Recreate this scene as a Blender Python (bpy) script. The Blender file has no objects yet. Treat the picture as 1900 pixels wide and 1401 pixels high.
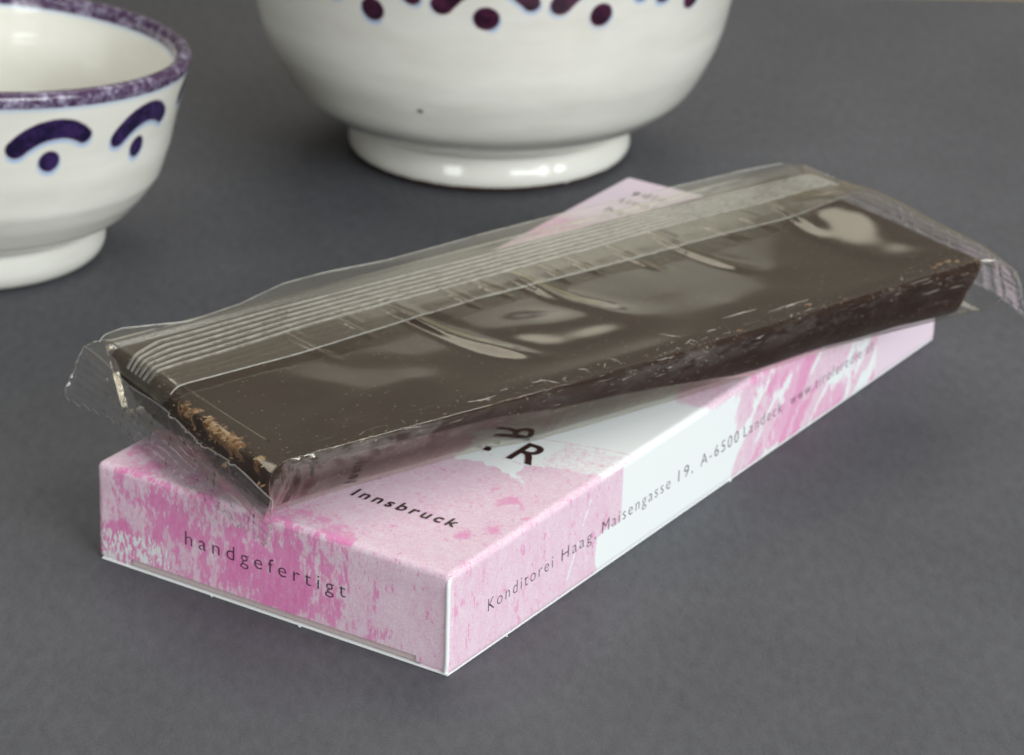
import bpy, bmesh, math, random
import numpy as np
from mathutils import Vector, Matrix
rng = np.random.default_rng(7)
random.seed(7)
MM = 0.001
SC = bpy.context.scene
COL = SC.collection

# ------------------------------------------------------------------ camera
cam_d = bpy.data.cameras.new('camera')
cam = bpy.data.objects.new('camera', cam_d)
COL.objects.link(cam)
cam.location = (190.8364 * MM, -287.8502 * MM, 188.8559 * MM)
cam.rotation_euler = (1.1554, -0.0259, 0.5792)
cam_d.sensor_width = 36
cam_d.lens = 6544.89 / 1900 * 36
cam_d.clip_start = 0.01
cam_d.clip_end = 50
cam_d.dof.use_dof = True
cam_d.dof.focus_distance = 0.378
cam_d.dof.aperture_fstop = 62
SC.camera = cam

# ------------------------------------------------------------------ light of the room
world = bpy.data.worlds.new('World')
SC.world = world
world.use_nodes = True
bg = world.node_tree.nodes['Background']
bg.inputs[0].default_value = (1.0, 0.97, 0.90, 1)
bg.inputs[1].default_value = 0.15

def area(name, az, el, dist, w, h, radiance, color, target=(-0.03, 0.05, 0.01)):
    d = bpy.data.lights.new(name, 'AREA')
    d.shape = 'RECTANGLE'; d.size = w; d.size_y = h
    d.energy = radiance * math.pi * w * h
    d.color = color
    o = bpy.data.objects.new(name, d); COL.objects.link(o)
    a, e = math.radians(az), math.radians(el)
    dv = Vector((math.cos(a) * math.cos(e), math.sin(a) * math.cos(e), math.sin(e)))
    o.location = Vector(target) + dv * dist
    o.rotation_euler = (-dv).to_track_quat('-Z', 'Y').to_euler()
    return o
# azimuth is measured from +X (the long side of the carton faces +X); the camera stands at -57 degrees
area('window_light', -20, 24, 1.5, 0.80, 0.70, 11.5, (0.94, 0.985, 1.0))
area('narrow_window_light', 7, 24, 1.5, 0.28, 0.70, 9.5, (0.94, 0.985, 1.0))
area('side_window_light', -86, 20, 1.7, 0.46, 0.42, 8.5, (0.95, 0.98, 1.0))
area('side_pane_light', -106, 20, 1.7, 0.24, 0.42, 8.5, (0.95, 0.98, 1.0))
area('overhead_fill', 60, 80, 1.7, 1.4, 1.2, 1.0, (1.0, 0.985, 0.93))  # added soft fill from overhead, makes up for the dim world
area('far_wall_light', 118, 24, 2.6, 3.2, 1.5, 0.09, (1.0, 0.94, 0.76))
area('far_window_light', 120, 50, 2.3, 1.5, 1.0, 2.5, (1.0, 0.97, 0.88))
area('far_side_light', 86, 36, 2.2, 0.8, 0.8, 1.2, (1.0, 0.98, 0.92))

SC.view_settings.view_transform = 'Standard'
SC.view_settings.look = 'None'
SC.view_settings.exposure = 0
SC.view_settings.gamma = 1
SC.cycles.transparent_max_bounces = 40
SC.cycles.max_bounces = 10
SC.cycles.use_denoising = True
SC.cycles.caustics_reflective = False
SC.cycles.caustics_refractive = False

# ------------------------------------------------------------------ small helpers
def smooth(a, b, x):
    t = np.clip((x - a) / (b - a), 0, 1)
    return t * t * (3 - 2 * t)

_lat = rng.random((64, 64, 64)).astype(np.float32)
def vnoise(x, y, z=0.0):
    x, y, z = np.broadcast_arrays(np.asarray(x, float), np.asarray(y, float), np.asarray(z, float))
    xi, yi, zi = np.floor(x).astype(int), np.floor(y).astype(int), np.floor(z).astype(int)
    fx, fy, fz = x - xi, y - yi, z - zi
    fx, fy, fz = [f * f * (3 - 2 * f) for f in (fx, fy, fz)]
    def L(a, b, c): return _lat[(xi + a) & 63, (yi + b) & 63, (zi + c) & 63]
    r = 0
    for a in (0, 1):
        for b in (0, 1):
            for c in (0, 1):
                r = r + L(a, b, c) * (fx if a else 1 - fx) * (fy if b else 1 - fy) * (fz if c else 1 - fz)
    return r
def fbm(x, y, z=0.0, o=3):
    r, a, t = 0, 1.0, 0
    for k in range(o):
        f = 2.03 ** k
        r = r + a * vnoise(x * f + 7.3 * k, y * f + 3.1 * k, z * f + 1.7 * k); t += a; a *= .5
    return r / t

def link(name, me, mat=None, parent=None):
    o = bpy.data.objects.new(name, me); COL.objects.link(o)
    if mat: me.materials.append(mat)
    if parent: o.parent = parent
    return o
def mesh(verts, faces, sm=True):
    me = bpy.data.meshes.new('m')
    me.from_pydata([tuple(v) for v in verts], [], [tuple(f) for f in faces])
    me.polygons.foreach_set('use_smooth', [sm] * len(me.polygons))
    me.update()
    return me
def fattr(me, name, vals):
    a = me.attributes.new(name, 'FLOAT', 'POINT')
    a.data.foreach_set('value', np.asarray(vals, np.float32).ravel())
def gridfaces(nu, nv, wrap_v=False, flip=False, off=0):
    i = np.arange(nu - 1)[:, None]; j = np.arange(nv if wrap_v else nv - 1)[None, :]
    j2 = (j + 1) % nv
    f = np.stack([i * nv + j, (i + 1) * nv + j, (i + 1) * nv + j2, i * nv + j2], -1).reshape(-1, 4) + off
    return f[:, ::-1] if flip else f
def empty(name, loc, label, cat, group=None):
    o = bpy.data.objects.new(name, None); COL.objects.link(o)
    o.location = loc; o.empty_display_size = .01
    o['label'] = label; o['category'] = cat
    if group: o['group'] = group
    return o

# ---- node helper
class NT:
    def __init__(s, name):
        s.m = bpy.data.materials.new(name); s.m.use_nodes = True
        s.t = s.m.node_tree; s.t.nodes.clear()
        s.out = s.t.nodes.new('ShaderNodeOutputMaterial')
    def n(s, typ, ins=None, **kw):
        nd = s.t.nodes.new('ShaderNode' + typ)
        for k, v in kw.items(): setattr(nd, k, v)
        for k, v in (ins or {}).items(): s.set(nd.inputs[k], v)
        return nd
    def set(s, sock, v):
        if hasattr(v, 'is_output'): s.t.links.new(v, sock)
        else:
            if sock.type == 'RGBA' and len(v) == 3: v = (*v, 1)
            sock.default_value = v
    def math(s, op, a, b=0.0, c=None, clamp=False):
        nd = s.n('Math', operation=op, use_clamp=clamp)
        s.set(nd.inputs[0], a); s.set(nd.inputs[1], b)
        if c is not None: s.set(nd.inputs[2], c)
        return nd.outputs[0]
    def attr(s, name): return s.n('Attribute', attribute_name=name).outputs['Fac']
    def ramp(s, v, lo, hi, interp='SMOOTHSTEP'):
        nd = s.n('MapRange', interpolation_type=interp)
        s.set(nd.inputs['Value'], v); s.set(nd.inputs['From Min'], lo); s.set(nd.inputs['From Max'], hi)
        return nd.outputs[0]
    def mix(s, f, a, b, blend='MIX'):
        nd = s.n('Mix', data_type='RGBA', blend_type=blend)
        s.set(nd.inputs[0], f); s.set(nd.inputs[6], a); s.set(nd.inputs[7], b)
        return nd.outputs[2]
    def coords(s, scale=(1000, 1000, 1000), rot=(0, 0, 0), loc=(0, 0, 0)):
        tc = s.n('TexCoord'); mp = s.n('Mapping')
        s.t.links.new(tc.outputs['Object'], mp.inputs['Vector'])
        mp.inputs['Scale'].default_value = scale; mp.inputs['Rotation'].default_value = rot; mp.inputs['Location'].default_value = loc
        return mp.outputs[0]
    def noise(s, vec, scale=1.0, detail=2.0, rough=.5, dist=0.0):
        nd = s.n('TexNoise', {'Vector': vec, 'Scale': scale, 'Detail': detail, 'Roughness': rough, 'Distortion': dist})
        return nd.outputs[0]
    def bump(s, h, strength, dist, normal=None):
        nd = s.n('Bump', {'Height': h, 'Strength': strength, 'Distance': dist})
        if normal is not None: s.set(nd.inputs['Normal'], normal)
        return nd.outputs[0]
    def bsdf(s, color, rough, normal=None, **ins):
        nd = s.n('BsdfPrincipled', {'Base Color': color, 'Roughness': rough})
        for k, v in ins.items(): s.set(nd.inputs[k.replace('_', ' ')], v)
        if normal is not None: s.set(nd.inputs['Normal'], normal)
        return nd.outputs[0]
    def finish(s, sh):
        s.t.links.new(sh, s.out.inputs['Surface']); return s.m

# ------------------------------------------------------------------ materials
def mat_paper():
    t = NT('grey_paper')
    v = t.coords()
    fine = t.noise(v, 3.2, 3, .75)
    mid = t.noise(t.coords(scale=(600, 250, 600), rot=(0, 0, .6)), 1.3, 3, .6)
    big = t.noise(v, .035, 2, .5)
    k = t.math('ADD', t.math('MULTIPLY', fine, .42), t.math('MULTIPLY', mid, .30))
    k = t.math('ADD', k, t.math('MULTIPLY', big, .22))
    val = t.ramp(k, .25, .72, 'LINEAR')
    c = t.mix(val, (.045, .045, .052), (.137, .139, .153))
    n = t.bump(t.math('ADD', fine, mid), .35, .00012)
    return t.finish(t.bsdf(c, .62, n, Specular_IOR_Level=.38))
def mat_wood():
    t = NT('table_wood')
    g = t.noise(t.coords(scale=(6, 90, 6)), 1, 4, .6)
    return t.finish(t.bsdf(t.mix(g, (.22, .17, .09), (.34, .27, .15)), .45))
def mat_board():
    t = NT('white_board')
    f = t.noise(t.coords(), 3, 2, .6)
    return t.finish(t.bsdf(t.mix(f, (.80, .82, .81), (.87, .88, .87)), .6, t.bump(f, .2, .00005)))
def mat_inner():
    t = NT('shaded_inner_board')  # board tone darkened: shade inside the front slot is in the colour
    f = t.noise(t.coords(), 2, 3, .6)
    return t.finish(t.bsdf(t.mix(f, (.52, .40, .41), (.62, .52, .51)), .7))
def mat_print():
    t = NT('watercolour_print')
    pale, mag, wht, fade, drip = [t.attr(a) for a in ('pale', 'mag', 'wht', 'fade', 'drip')]
    v = t.coords()
    vs = t.coords(scale=(1000, 420, 380))
    fine = t.noise(v, 4.6, 2, .7)
    grain = t.noise(v, 2.1, 3, .7)
    vr = t.coords(scale=(1000, 1000, 330), rot=(math.radians(-42), 0, 0))
    vr = t.coords(scale=(1000, 300, 1000), rot=(math.radians(48), 0, 0)) if False else vr
    def both(scale, det, rough, dist=0.0):
        a = t.noise(vs, scale, det, rough, dist); b = t.noise(vr, scale * 1.45, det, rough, dist)
        return t.math('ADD', t.math('MULTIPLY', a, drip), t.math('MULTIPLY', b, t.math('SUBTRACT', 1.0, drip)))
    n1 = both(.62, 5, .70, .3)
    n2 = both(2.0, 4, .7)
    # pale wash with grain
    p = t.ramp(t.math('ADD', pale, t.math('MULTIPLY', t.math('SUBTRACT', grain, .5), .55)), .40, .58)
    tone = t.ramp(t.math('ADD', t.math('ADD', t.math('MULTIPLY', fine, .42), t.math('MULTIPLY', grain, .28)), t.math('MULTIPLY', both(.45, 3, .6), .2)), .29, .63)
    wash = t.mix(tone, (.74, .465, .595), (.845, .735, .785))
    flat = t.mix(.5, (.80, .66, .745), (.83, .68, .77))
    wash = t.mix(fade, wash, flat)
    c = t.mix(p, (.845, .875, .868), wash)
    # deep pink blotches
    q = t.math('ADD', mag, t.math('MULTIPLY', t.math('SUBTRACT', n1, .5), 1.5))
    q = t.math('ADD', q, t.math('MULTIPLY', t.math('SUBTRACT', n2, .5), 1.15))
    q = t.math('ADD', q, t.math('MULTIPLY', t.math('SUBTRACT', fine, .5), .35))
    m = t.ramp(q, .46, .66)
    m = t.math('MULTIPLY', m, t.ramp(mag, .03, .12))
    deep = t.mix(t.ramp(t.math('ADD', n2, t.math('MULTIPLY', fine, .4)), .5, .9), (.74, .15, .42), (.79, .29, .53))
    c = t.mix(t.math('MULTIPLY', m, t.math('MULTIPLY_ADD', drip, .26, .64)), c, deep)
    # small stray specks of deep pink, ragged and of many sizes
    k1 = t.ramp(t.math('ADD', t.noise(vr, 1.7, 4, .72), t.math('MULTIPLY', t.noise(v, .22, 2, .6), .35)), .775, .83)
    k2 = t.math('MULTIPLY', t.ramp(t.noise(v, 3.2, 3, .75), .62, .70), .8)
    sp = t.math('MULTIPLY', t.math('MAXIMUM', k1, k2), t.math('MULTIPLY', p, t.math('SUBTRACT', 1.0, fade)))
    c = t.mix(t.math('MULTIPLY', sp, .75), c, (.74, .24, .48))
    # bare white brush streaks
    w = t.math('ADD', wht, t.math('MULTIPLY', t.math('SUBTRACT', t.noise(t.coords(scale=(1000, 1000, 330)), 2.7, 3, .7), .5), 1.7))
    c = t.mix(t.math('MULTIPLY', t.ramp(w, .60, .68), t.ramp(wht, .05, .2)), c, (.83, .84, .84))
    n = t.bump(fine, .10, .00004)
    return t.finish(t.bsdf(c, .48, n, Specular_IOR_Level=.35))
def mat_ink(name, col):
    t = NT(name)
    return t.finish(t.bsdf(t.mix(t.noise(t.coords(), 5, 2, .6), tuple(.8 * x for x in col), tuple(1.25 * x for x in col)), .5))
def mat_choc():
    t = NT('dark_chocolate')
    v = t.coords()
    edge, crumb, side = t.attr('edge'), t.attr('crumb'), t.attr('side')
    base = t.mix(t.noise(v, .12, 3, .6), (.018, .0072, .0048), (.031, .0125, .0078))
    # fine fat bloom dust
    vo = t.n('TexVoronoi', {'Vector': v, 'Scale': 1.5, 'Randomness': 1.0})
    rnd = t.n('SeparateColor', {'Color': vo.outputs['Color']}).outputs[0]
    dot = t.math('MULTIPLY', t.ramp(vo.outputs['Distance'], .23, .10), t.ramp(rnd, .55, 1.1))
    c = t.mix(t.math('MULTIPLY', dot, .8), base, (.42, .33, .20))
    # scuffs along the front edge
    vsx = t.coords(scale=(300, 1000, 1000))
    s1 = t.noise(vsx, 3.4, 4, .78)
    s2 = t.noise(t.coords(scale=(60, 1000, 1000)), 2.8, 3, .7)
    patch = t.ramp(t.noise(v, .10, 2, .6), .42, .62)
    sc = t.math('MAXIMUM', t.math('MULTIPLY', t.ramp(s1, .59, .66), patch), t.math('MULTIPLY', t.ramp(s2, .63, .67), t.ramp(t.noise(t.coords(scale=(60, 300, 300)), 1.0, 1, .5), .45, .55)))
    c = t.mix(t.math('MULTIPLY', t.math('MULTIPLY', sc, edge), .5), c, (.44, .38, .34))
    dusty = t.math('MULTIPLY', t.ramp(t.noise(v, .22, 4, .7), .48, .75), side)
    c = t.mix(t.math('MULTIPLY', dusty, .30), c, (.13, .085, .075))
    # broken, crumbly end
    q = t.math('ADD', crumb, t.math('MULTIPLY', t.math('SUBTRACT', t.noise(v, 1.05, 4, .7), .5), 1.6))
    cc = t.mix(t.ramp(t.noise(v, 1.3, 3, .7), .38, .62), (.17, .06, .018), (.40, .27, .135))
    c = t.mix(t.math('MULTIPLY', t.ramp(q, .46, .58), t.ramp(crumb, .05, .15)), c, cc)
    h = t.math('ADD', t.noise(v, .5, 3, .6), t.math('MULTIPLY', sc, .3))
    n = t.bump(h, .25, .0003)
    return t.finish(t.bsdf(c, .5, n, Specular_IOR_Level=.10))
def mat_crumb():
    t = NT('chocolate_crumb')
    return t.finish(t.bsdf(t.mix(t.ramp(t.noise(t.coords(), 1.1, 3, .7), .38, .62), (.15, .06, .022), (.42, .29, .15)), .75))
def mat_film(name, haze=0.0, gloss=(1, .955, .83), gain=1.0, haze_col=(.62, .62, .58), bump=.25, tint=(1, 1, 1), rough=.12, dusty=False):
    """clear plastic: both faces of the sheet reflect, what lies behind shows through"""
    t = NT(name)
    v = t.coords()
    n = t.n('NewGeometry').outputs['Normal']
    geo = t.n('NewGeometry')
    dot = t.n('VectorMath', operation='DOT_PRODUCT')
    t.set(dot.inputs[0], n); t.set(dot.inputs[1], geo.outputs['Incoming'])
    c = t.math('ABSOLUTE', dot.outputs['Value'])
    f = t.math('POWER', t.math('SUBTRACT', 1.0, c, clamp=True), 5.0)
    f = t.math('MULTIPLY_ADD', f, .96, .04)
    f2 = t.math('DIVIDE', t.math('MULTIPLY', f, 2.0), t.math('ADD', f, 1.0))
    f2 = t.math('MULTIPLY', f2, gain, clamp=True)
    tr = t.n('BsdfTransparent', {'Color': tint}).outputs[0]
    if dusty:
        dz = t.math('MULTIPLY', t.attr('dust'), t.ramp(t.math('ADD', t.noise(t.coords(scale=(330, 1000, 700)), .9, 4, .75), t.math('MULTIPLY', t.noise(t.coords(scale=(120, 300, 300)), .6, 2, .5), .6)), .74, .98))
        tr = t.n('MixShader', {0: dz, 1: tr, 2: t.n('BsdfDiffuse', {'Color': (.56, .52, .48)}).outputs[0]}).outputs[0]
    gl = t.n('BsdfGlossy', {'Color': gloss, 'Roughness': rough, 'Normal': n}).outputs[0]
    if haze:
        df = t.n('BsdfDiffuse', {'Color': haze_col}).outputs[0]
        tl = t.n('BsdfTranslucent', {'Color': haze_col}).outputs[0]
        dm = t.n('MixShader', {0: .5, 1: df, 2: tl}).outputs[0]
        hz = t.math('MULTIPLY', t.ramp(t.noise(v, .5, 4, .7), .2, .8), haze * 1.6)
        tr = t.n('MixShader', {0: hz, 1: tr, 2: dm}).outputs[0]
    return t.finish(t.n('MixShader', {0: f2, 1: tr, 2: gl}).outputs[0])
def mat_glaze(name, wine, deep, lip):
    t = NT(name)
    v = t.coords()
    mot, rim, hal = t.attr('motif'), t.attr('rim'), t.attr('halo')
    body = t.mix(t.ramp(t.noise(t.coords(scale=(120, 120, 260)), .5, 3, .6), .3, .7), (.715, .70, .625), (.775, .765, .695))
    wob = t.math('MULTIPLY', t.math('SUBTRACT', t.noise(v, .9, 3, .6), .5), .22)
    d = t.math('ADD', mot, wob)
    halo = t.math('MULTIPLY', t.ramp(t.math('ADD', hal, wob), -.6, .10), t.ramp(t.noise(v, .14, 1, .5), .32, .52))
    c = t.mix(t.math('MULTIPLY', halo, .6), body, (.20, .40, .74))
    ink = t.mix(t.ramp(t.noise(v, .45, 3, .65), .35, .65), deep, wine)
    c = t.mix(t.math('MULTIPLY', t.ramp(d, -.30, .0), .55), c, (.24, .13, .13))
    c = t.mix(t.ramp(d, -.06, .16), c, ink)
    rd = t.math('ADD', rim, t.math('MULTIPLY', wob, 1.0))
    c = t.mix(t.math('MULTIPLY', t.ramp(rd, -.9, .1), .45), c, (.24, .42, .72))
    rimc = t.mix(t.ramp(t.noise(t.coords(scale=(1000, 1000, 1000)), .55, 4, .75), .42, .78), lip, (.46, .43, .56))
    c = t.mix(t.ramp(rd, -.1, .25), c, rimc)
    raw = t.attr('raw')
    c = t.mix(t.ramp(t.math('ADD', raw, t.math('MULTIPLY', t.math('SUBTRACT', t.noise(v, .32, 3, .6), .5), 1.7)), .62, .8), c, (.12, .05, .025))
    spot = t.attr('spot')
    c = t.mix(t.ramp(t.math('ADD', spot, wob), -.1, .25), c, (.17, .13, .10))
    n = t.bump(t.noise(t.coords(scale=(90, 90, 300)), .8, 2, .5), .25, .0006)
    return t.finish(t.bsdf(c, .12, n, Specular_IOR_Level=.5))

M_paper, M_wood, M_board, M_inner, M_print = mat_paper(), mat_wood(), mat_board(), mat_inner(), mat_print()
M_ink_dark = mat_ink('brown_ink', (.035, .012, .012))
M_ink_line = mat_ink('slate_ink', (.055, .032, .055))
M_choc, M_crumb = mat_choc(), mat_crumb()
M_film = mat_film('clear_film', gain=1.0, dusty=True)
M_scuff = mat_ink('pale_scuff', (.46, .42, .37))
M_fin = mat_film('doubled_film', haze=.04, gain=1.2, haze_col=(.62, .62, .52), bump=.12)
M_rib = mat_film('pressed_film_rib', haze=.42, gain=1.6, haze_col=(.66, .66, .60), bump=0.0, rough=.3, gloss=(1, .99, .96))
M_end = mat_film('crimped_film', haze=.055, gain=1.5, haze_col=(.64, .62, .66), bump=.3, gloss=(1, .98, .95))
M_glaze_big = mat_glaze('cream_glaze_wine', (.070, .016, .042), (.026, .008, .020), (.06, .03, .08))
M_glaze_small = mat_glaze('cream_glaze_indigo', (.040, .020, .095), (.012, .008, .034), (.062, .028, .075))

# ------------------------------------------------------------------ setting
def slab(name, x0, x1, y0, y1, z0, z1, mat, kind='structure'):
    vs = [(x, y, z) for z in (z0, z1) for y in (y0, y1) for x in (x0, x1)]
    fs = [(0, 2, 3, 1), (4, 5, 7, 6), (0, 1, 5, 4), (2, 6, 7, 3), (0, 4, 6, 2), (1, 3, 7, 5)]
    o = link(name, mesh(np.array(vs) * MM, fs, False), mat)
    if kind: o['kind'] = kind
    return o
def rot_slab(name, cx, cy, ang, x0, x1, y0, y1, z0, z1, mat):
    o = slab(name, x0, x1, y0, y1, z0, z1, mat)
    o.location = (cx * MM, cy * MM, 0); o.rotation_euler = (0, 0, ang)
    return o
A_CAM = 0.5792
rot_slab('tabletop', -70, 100, A_CAM, -900, 900, -600, 900, -30, -0.35, M_wood)
rot_slab('grey_paper', -56.2, 264.2, A_CAM + 0.012, -640, 480, -640, 2, -0.35, 0.0, M_paper)

# ------------------------------------------------------------------ carton
H, L, Wd, RAD = 12.575, 118.88, 50.0, 0.75
carton = empty('chocolate_carton', (-Wd / 2 * MM, L / 2 * MM, 0),
               'flat pink and white watercolour printed carton lying under the chocolate bar', 'carton')
CO = np.array([-Wd / 2, L / 2, 0.0])

def roundbox(P, r=RAD):
    lo, hi = np.array([-Wd + r, r, r]), np.array([-r, L - r, H - r])
    Q = np.clip(P, lo, hi); D = P - Q
    n = np.linalg.norm(D, axis=-1, keepdims=True)
    R = Q + r * D / np.maximum(n, 1e-9)
    return R
def spaced(a, b, step): return np.linspace(a, b, max(2, int(round(abs(b - a) / step)) + 1))
gx, gy, gz = spaced(-Wd, 0, .25), spaced(0, L, .27), spaced(0, H, .25)
def blob(P, c, r, amp=1.0, ax=(1, 1, 1)):
    d = (P - np.array(c)) / (np.array(ax) * r)
    return amp * np.exp(-(d ** 2).sum(-1))
def print_fields(P):
    x, y, z = P[:, 0], P[:, 1], P[:, 2]
    top = smooth(H - 1.0, H - .2, z)
    nb = (fbm(x * .35, y * .35, z * .35) - .5)
    # ---- near pink wash and its torn borders
    lim_right = np.where(z > 4.9 + 1.2 * nb, 36.3, 30.8) + 2.2 * nb * (z < 6)
    lim_top = np.interp(x, [-50, -24, -17, -13, -10, -6.3, -6.0, -3, 0], [27, 26, 25.5, 26.2, 25.6, 24.6, 37.5, 38.0, 36.4])
    lim = np.where(z > H - .6, lim_top + 1.6 * nb, lim_right)
    near = smooth(.35, -.35, y - lim)
    poly = np.array([(-60, 27), (-17, 25.6), (-13.5, 26.6), (-10.6, 26.0), (-6.2, 24.5), (-7.6, 25.8), (-8.6, 26.6), (-9.0, 28.4), (-6.6, 29.6), (-5.9, 30.6), (-.9, 31.2), (6, 36.4), (6, 60), (-60, 60)])
    def polysd(px, py, V):
        d = np.full(px.shape, 1e9); ins = np.zeros(px.shape, bool)
        for a, b in zip(V, np.roll(V, -1, 0)):
            e = b - a; w = np.stack([px - a[0], py - a[1]]); tt = np.clip((w[0] * e[0] + w[1] * e[1]) / (e @ e), 0, 1)
            d = np.minimum(d, np.hypot(w[0] - e[0] * tt, w[1] - e[1] * tt))
            cr = (a[1] > py) != (b[1] > py)
            ins ^= cr & (px < (b[0] - a[0]) * (py - a[1]) / (b[1] - a[1] + 1e-12) + a[0])
        return np.where(ins, d, -d)
    onlid = z > H - .6
    jag = 1.6 * (fbm(x * 1.1, y * 1.1, 2.0, 3) - .5)
    sd = polysd(x, y, poly) + jag
    nt = smooth(.45, -.45, sd)
    faint = (sd > 0) & (y < 37.6 + .16 * np.minimum(x + 3, 0) + jag) & (x > -9.5)
    nt = np.where(faint, np.maximum(nt, .465 * smooth(-9.4, -8.0, x)), nt)
    near = np.where(onlid, nt, near)
    # pale border lines in the white field
    ln = np.exp(-((y - np.interp(x, [-16, -6], [29.0, 28.6]) - .3 * jag) / .2) ** 2) * ((x > -17) & (x < -8) & (z > H - .6)) * (vnoise(x * 1.3, 3.0) > .35)
    ln2 = np.exp(-((y - np.interp(x, [-14, -3, 0], [35.6, 38.3, 38.6])) / .3) ** 2) * ((x > -15) & (z > H - .6))
    pale = np.maximum(near, .75 * ln + .6 * ln2)
    # white brush gap through the near wash on the long side
    gap = np.exp(-((y - (28.6 - (9.5 - z) * .55)) / .5) ** 2) * (z < 10.6) * (z > 2) * (x > -1)
    pale = pale - .6 * gap * (vnoise(y * 1.2, z * 1.2) > .35)
    # ---- far washes
    farp = blob(P, (-2.6, 59, H), 4.6, 1.0, (1, 1.1, .35))
    far = smooth(60.5, 66, y + 3 * nb) * smooth(101.4, 100.9, y)
    solid = smooth(100.9, 101.4, y)
    mott = smooth(.40, .62, fbm(y * .32 - z * .32, (z + y) * .08, x * .28, 3))
    pale = np.maximum(pale, np.maximum(farp * .9, far * (.15 + .62 * mott)))
    pale = np.maximum(pale, solid)
    # ---- deep pink
    right = smooth(-1.0, -.2, x)
    m = .62 * right * far * smooth(.42, .70, fbm(y * .26 - z * .26, (z + y) * .07, 4.2, 3)) + .12 * right * far
    m += .55 * np.exp(-((y - 77.5 - (z - 6) * .95) / 3.0) ** 2) * right * (z > 1) + .5 * np.exp(-((y - 78.5 - (z - 0) * 1.0) / 1.8) ** 2) * right * (z < 6)
    m += .45 * np.exp(-((y - 93 - (z - 2) * 1.0) / 2.0) ** 2) * right * (z < 6)
    tl = smooth(88, 92, y) * smooth(101, 99, y) * top * smooth(-42, -47, x)
    m += .6 * tl
    m += .35 * blob(P, (-2.5, 61.5, H), 2.0) + .2 * blob(P, (0, 45, H), 1)
    front = smooth(1.2, .2, y)
    m += front * (.40 * np.exp(-(((x + 25) / 11) ** 2 + ((z - 5.0) / 7.5) ** 2)) + .32
                  + .32 * np.exp(-(((x + 40) / 5) ** 2 + ((z - 7.5) / 3.5) ** 2)) - .22 * smooth(-12, -3, x))
    m += .30 * front * smooth(-38, -46, x) * smooth(7, 3, z)
    # splashes on the lid, (x, y, radius, strength)
    for bx, by, br, ba in ((-5.2, 19.7, 1.9, .62), (-3.2, 19.2, 1.0, .5), (-2.6, 12.4, 1.6, .6), (-4.5, 9.4, 1.5, .66), (-5.8, 10.6, .8, .5),
                           (-8.4, 21.2, .9, .5), (-22.3, 3.4, 2.2, .60), (-19.5, 3.2, 2.2, .6), (-17.0, 1.6, 2.6, .66), (-14.6, .8, 1.6, .7),
                           (-24, 1.0, 3.0, .6), (-44, 2.0, 4.2, .58), (-47.5, 5.5, 2.8, .58), (-38, 3, 2.6, .5), (-34, 1.5, 3, .5), (-46, 12, 3, .5),
                           (-1.2, 8.4, .7, .45), (-1.2, 16.8, .8, .45)):
        m = np.maximum(m, top * blob(P, (bx, by, H), br * 1.05, ba + .12, (1, 1.25, 1)))
    for by, bz, br, ba in ((6.2, 9.0, .95, .62), (5.0, 9.2, .6, .5), (1.2, 8.4, 1.2, .5), (2.6, 8.6, .9, .42), (1.2, 6.6, .9, .45), (14.3, 9.6, .8, .5),
                           (14.0, 7.4, .7, .5), (12.6, 6.4, .6, .44), (15.6, 2.4, .7, .5), (9.2, 3.6, .6, .42), (26.4, 2.6, .7, .45), (6.0, 1.4, .6, .45), (12.0, 2.8, .5, .42)):
        m += right * blob(P, (0, by, bz), br, ba, (1, .8, 1.5))
    m = m * (1 - solid) + .05 * front
    # ---- bare white streaks low on the front
    w = front * (.56 * smooth(-33, -43, x) * smooth(7.4, 3.4, z) + .10 * smooth(-20, -30, x) * smooth(8, 3, z))
    return dict(pale=pale, mag=m, wht=w, fade=solid, drip=front)

def body_part(name, A, B, fixed, axis, keep=None):
    """one printed face of the carton, rounded into its folds"""
    ga, gb = np.meshgrid(A, B, indexing='ij')
    P = np.empty(ga.shape + (3,)); o = [k for k in range(3) if k != axis]
    P[..., o[0]] = ga; P[..., o[1]] = gb; P[..., axis] = fixed
    F = gridfaces(len(A), len(B))
    flat = P.reshape(-1, 3)
    if keep is not None:
        F = F[keep(flat[F].mean(1))]
        used = np.unique(F); mp = -np.ones(len(flat), int); mp[used] = np.arange(len(used)); flat = flat[used]; F = mp[F]
    nrm = np.zeros(3); nrm[axis] = 1 if fixed > 0 or (axis == 0 and fixed == 0) or (axis == 2) else -1
    Q = roundbox(flat)
    # the front panel is let in a hair behind the cut edges, all panels a little springy
    if axis == 1 and fixed == 0:
        Q[:, 1] += .12 * smooth(H - 1.5, H - 4, Q[:, 2]) - .10 * np.sin(np.clip((Q[:, 0] + Wd) / Wd, 0, 1) * math.pi) * smooth(H - 1, 2, Q[:, 2])
    if axis == 2:
        Q[:, 2] += .10 * (fbm(flat[:, 0] * .05, flat[:, 1] * .05) - .5)*smooth(0,3,-flat[:,0])*smooth(0,3,flat[:,1])
    me = mesh((Q - CO) * MM, F)
    # consistent outward normals
    if len(me.polygons) and (np.array(me.polygons[len(me.polygons) // 2].normal)[axis] * (1 if (axis == 2 or (axis == 0 and fixed == 0) or (axis == 1 and fixed > 1)) else -1)) < 0:
        me.flip_normals()
    for k, vv in print_fields(flat).items(): fattr(me, k, vv)
    return link(name, me, M_print, carton)
body_part('lid_panel', gx, gy, H, 2)
def keep_front(c):
    notch = (c[:, 0] > -44.9) & (c[:, 0] < -4.4) & (c[:, 2] < 1.28)
    rn = ((c[:, 0] > -45.3) & (c[:, 0] < -44.8) & (c[:, 2] < .5)) | ((c[:, 0] > -4.6) & (c[:, 0] < -4.1) & (c[:, 2] < .6))
    return ~(notch | rn) & ((c[:, 0] < -.45) | (c[:, 2] > H - 1.0))
body_part('front_panel', gx, gz, 0.0, 1, keep_front)
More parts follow.
